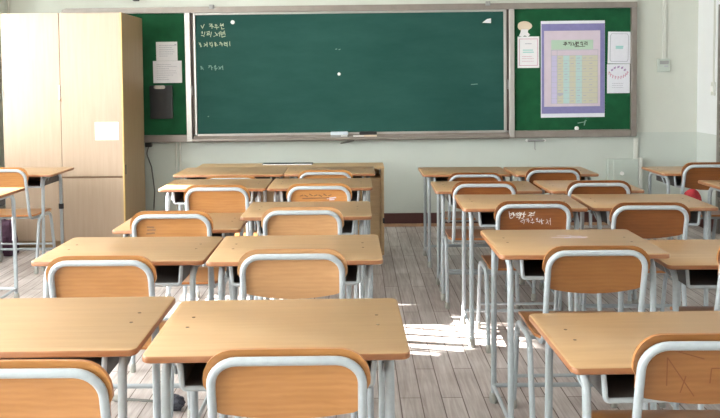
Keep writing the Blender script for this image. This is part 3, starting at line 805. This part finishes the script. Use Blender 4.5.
place_chair(.762, 4.58, -1.0, 'student chair in the right block tucked into the fourth aisle desk', 1, '_dark')
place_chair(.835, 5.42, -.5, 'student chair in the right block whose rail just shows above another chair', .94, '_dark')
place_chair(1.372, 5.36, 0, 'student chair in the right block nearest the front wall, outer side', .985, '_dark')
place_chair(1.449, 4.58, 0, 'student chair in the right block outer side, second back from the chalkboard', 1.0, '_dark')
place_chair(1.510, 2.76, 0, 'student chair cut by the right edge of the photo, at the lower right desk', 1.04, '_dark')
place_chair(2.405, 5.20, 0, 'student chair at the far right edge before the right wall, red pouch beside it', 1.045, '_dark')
place_chair(-2.555, 5.52, 1.0, 'student chair before the beige cabinet at the far left, seat and splayed legs in view')

# marks on backrests: each lies on the rear face of its panel
def back_marks(ch, name, mat, items, w=.006):
    bm = bmesh.new()
    for pts in items:
        for a, b in zip(pts[:-1], pts[1:]):
            a3, b3 = [], []
            n = max(2, int(math.dist(a, b)/.03)+1)
            prev = None
            for i in range(n+1):
                t = i/n; x = a[0]+(b[0]-a[0])*t; z = a[1]+(b[1]-a[1])*t
                ax = abs(x); y = -.190-.205*(z-.405)+.0135-.010*(ax/.1955)**6+.006*(1-(ax/.1955)**2)
                p = Vector((x, y-.0006, z))
                if prev is not None:
                    d = Vector((p.x-prev.x, p.z-prev.z)); 
                    if d.length > 1e-6:
                        d.normalize(); nn = Vector((-d.y, 0, d.x))*w/2
                        q = [prev+nn, prev-nn, p-nn, p+nn]
                        va = [bm.verts.new(v) for v in q]; vb = [bm.verts.new(v+Vector((0, .0008, 0))) for v in q]
                        bm.faces.new(va); bm.faces.new(vb)
                        for k2 in range(4): bm.faces.new((va[k2], va[(k2+1) % 4], vb[(k2+1) % 4], vb[k2]))
                prev = p
    return link(name, bm, mat, ch)
def gl(text, x, z, s):
    out = []; rj = lambda: random.uniform(-.16, .16)
    for c_ in text:
        if c_ != ' ':
            for st in glyph(c_): out.append([(x+(p[0]+rj())*s*.85, z+(p[1]+rj())*s) for p in st])
        x += s*1.0
    return out
k = back_marks(cRc, 'scribble', 'white', gl('bd*c', -.118, .700, .032)+gl('v', .0, .716, .020)+gl('*c', -.10, .705, .026), .0030); k['label'] = 'white scribbled writing'
k = back_marks(cRc, 'scribble', 'paper2', gl('fagd', -.06, .672, .026)+gl('*e', .04, .668, .030), .0020); k['label'] = 'thin pale scribbled writing'
k = back_marks(cRa, 'scratch', 'scratch', [[(-.105, .655), (-.11, .73)], [(-.11, .73), (-.035, .625)], [(-.085, .745), (-.02, .725)], [(-.07, .635), (-.06, .68)], [(.0, .66), (.0, .70), (.04, .70)], [(-.165, .70), (-.15, .725), (-.14, .69), (-.16, .675)], [(-.16, .735), (-.13, .74)]], .0028)
k = back_marks(cD, 'scuff', 'brown', [[(-.115+.028*i, .715+.006*((i*7) % 3)), (-.095+.028*i, .722-.006*((i*5) % 3))] for i in range(7)]+[[(-.1, .70), (.06, .703)]], .007)
k = back_marks(cD, 'scuff', 'lilac', [[(.045, .70), (.10, .706)], [(.06, .692), (.09, .694)]], .010)
k = back_marks(cCl, 'stain', 'brown', [[(-.125, .682), (-.085, .684)], [(-.12, .70), (-.08, .70)], [(-.12, .715), (-.085, .712)]], .013)

# ------------------------------------------------------------------ loose things
o = tag(empty('pouch', (2.66, 5.62, .4325)), 'red rounded pouch lying on the seat of the far right chair', 'pouch')
o.location = (2.375, 5.43, .444)
bm = bmesh.new(); bmesh.ops.create_uvsphere(bm, u_segments=20, v_segments=12, radius=1)
for v in bm.verts:
    v.co = Vector((v.co.x*.068*(1+.06*math.sin(3*v.co.y)), v.co.y*.062, (v.co.z*.098 if v.co.z > -.7 else -.7*.098-(abs(v.co.z)-.7)*.02)))
zmin = min(v.co.z for v in bm.verts)
for v in bm.verts: v.co.z -= zmin
link('body', bm, 'red', o, smooth='all')
bm = bmesh.new(); tube(bm, [(.067*math.cos(R(a)), .061*math.sin(R(a)), .070+.014*math.sin(R(2*a))) for a in range(0, 361, 20)], .004, 6, cap=False); link('zip_seam', bm, 'scratch', o, smooth=True)

o = tag(empty('school_bag', (-2.90, 6.22, 0)), 'dark purple bag standing on the floor under the desk by the cabinet', 'bag')
bm = bmesh.new(); box(bm, -.15, .15, -.07, .07, 0, .285, 0, .035)
for v in bm.verts: v.co.x *= 1-.25*max(0, v.co.z-.16)/.125; v.co.y *= 1-.4*max(0, v.co.z-.16)/.125
link('body', bm, 'bag', o, smooth='all')
bm = bmesh.new(); box(bm, -.10, .10, -.085, -.062, .03, .17, 0, .012); link('pocket', bm, 'bag', o, smooth='all')
bm = bmesh.new(); tube(bm, fillet([(-.05, 0, .28), (-.05, 0, .33), (.05, 0, .33), (.05, 0, .28)], .03), .008, 8); link('handle', bm, 'bag', o, smooth=True)

o = tag(empty('hand_brush', (-.78, 3.235, 0), R(8)), 'dark hand brush with a thin rod handle lying under the nearest left desks', 'brush')
o.rotation_euler = (0, 0, R(-18))
bm = bmesh.new()
bmesh.ops.create_uvsphere(bm, u_segments=18, v_segments=10, radius=1)
for v in bm.verts:
    k_ = 1+random.uniform(-.12, .12)
    v.co = Vector((v.co.x*.045*k_, v.co.y*.032*k_, max(0, .032+v.co.z*.034*k_)))
link('bristles', bm, 'bristle', o)
bm = bmesh.new(); tube(bm, [(-.035, 0, .03), (-.26, .0, .016)], .006, 8); link('rod', bm, 'cable', o, smooth=True)
bm = bmesh.new(); tube(bm, [(-.255, 0, .016), (-.262, 0, .016), (-.298, 0, .016), (-.303, 0, .016)], [.008, .014, .015, .010], 10); link('grip_end', bm, 'cap', o, smooth=True)

# ------------------------------------------------------------------ light
w = bpy.data.worlds.new('sky'); S.world = w; w.use_nodes = True
bg = w.node_tree.nodes['Background']
st = w.node_tree.nodes.new('ShaderNodeTexSky'); st.sky_type = 'HOSEK_WILKIE'
st.sun_direction = Vector((-1, .20, .365)).normalized(); st.turbidity = 4
w.node_tree.links.new(st.outputs[0], bg.inputs['Color']); bg.inputs['Strength'].default_value = 1.0
def area(name, loc, rot, sx, sy, power, col=(1, 1, 1), spread=180):
    l = bpy.data.lights.new(name, 'AREA'); l.shape = 'RECTANGLE'; l.size = sx; l.size_y = sy; l.energy = power; l.color = col; l.spread = R(spread)
    o = bpy.data.objects.new(name, l); COL.objects.link(o); o.location = loc; o.rotation_euler = rot; return o
for i, (a, b) in enumerate(WIN):                          # area lamps for the daylight of the unseen left windows
    area('window_daylight', (WL-.06, (a+b)/2, (ZS+ZT)/2+.02), (0, R(-90), 0), ZT-ZS-.1, b-a-.1, (100, 116, 40)[i], (1.0, .98, .95))
for i, (a, b) in enumerate(CW):
    area('corridor_fill', (WR+.06, (a+b)/2, (CZ0+CZ1)/2), (0, R(90), 0), CZ1-CZ0-.1, b-a-.1, 5, (.95, .98, 1))  # weak fill lamps, added at the unseen corridor windows
sl = bpy.data.lights.new('sun', 'SUN'); sl.energy = 52; sl.angle = R(.6); sl.color = (1, .96, .9)
so = bpy.data.objects.new('sun', sl); COL.objects.link(so)
so.rotation_euler = Vector((1, -.20, -.365)).to_track_quat('-Z', 'Y').to_euler()

# ------------------------------------------------------------------ camera
f, cy, pitch, roll, yaw = 772.9, 116.15, 0.04646, -0.00636, 0.004818
cam = bpy.data.cameras.new('camera'); co = bpy.data.objects.new('camera', cam); COL.objects.link(co)
cam.sensor_fit = 'HORIZONTAL'; cam.sensor_width = 36; cam.lens = 36*f/720
cam.shift_y = -(209-cy)/720
cam.clip_start = .02
fwd = Vector((math.sin(yaw)*math.cos(pitch), math.cos(yaw)*math.cos(pitch), -math.sin(pitch)))
right = Vector((math.cos(yaw), -math.sin(yaw), 0)); up = right.cross(fwd)
r2 = right*math.cos(roll)+up*math.sin(roll); u2 = -right*math.sin(roll)+up*math.cos(roll)
mtx = Matrix((r2, u2, -fwd)).transposed().to_4x4(); mtx.translation = (0, 0, 1.3984)
co.matrix_world = mtx
S.camera = co

S.view_settings.view_transform = 'Standard'; S.view_settings.look = 'None'
S.view_settings.gamma = 1; S.view_settings.use_curve_mapping = False
S.view_settings.exposure = .57
S.cycles.use_denoising = True
S.cycles.max_bounces = 10; S.cycles.diffuse_bounces = 6
S.cycles.sample_clamp_indirect = 6
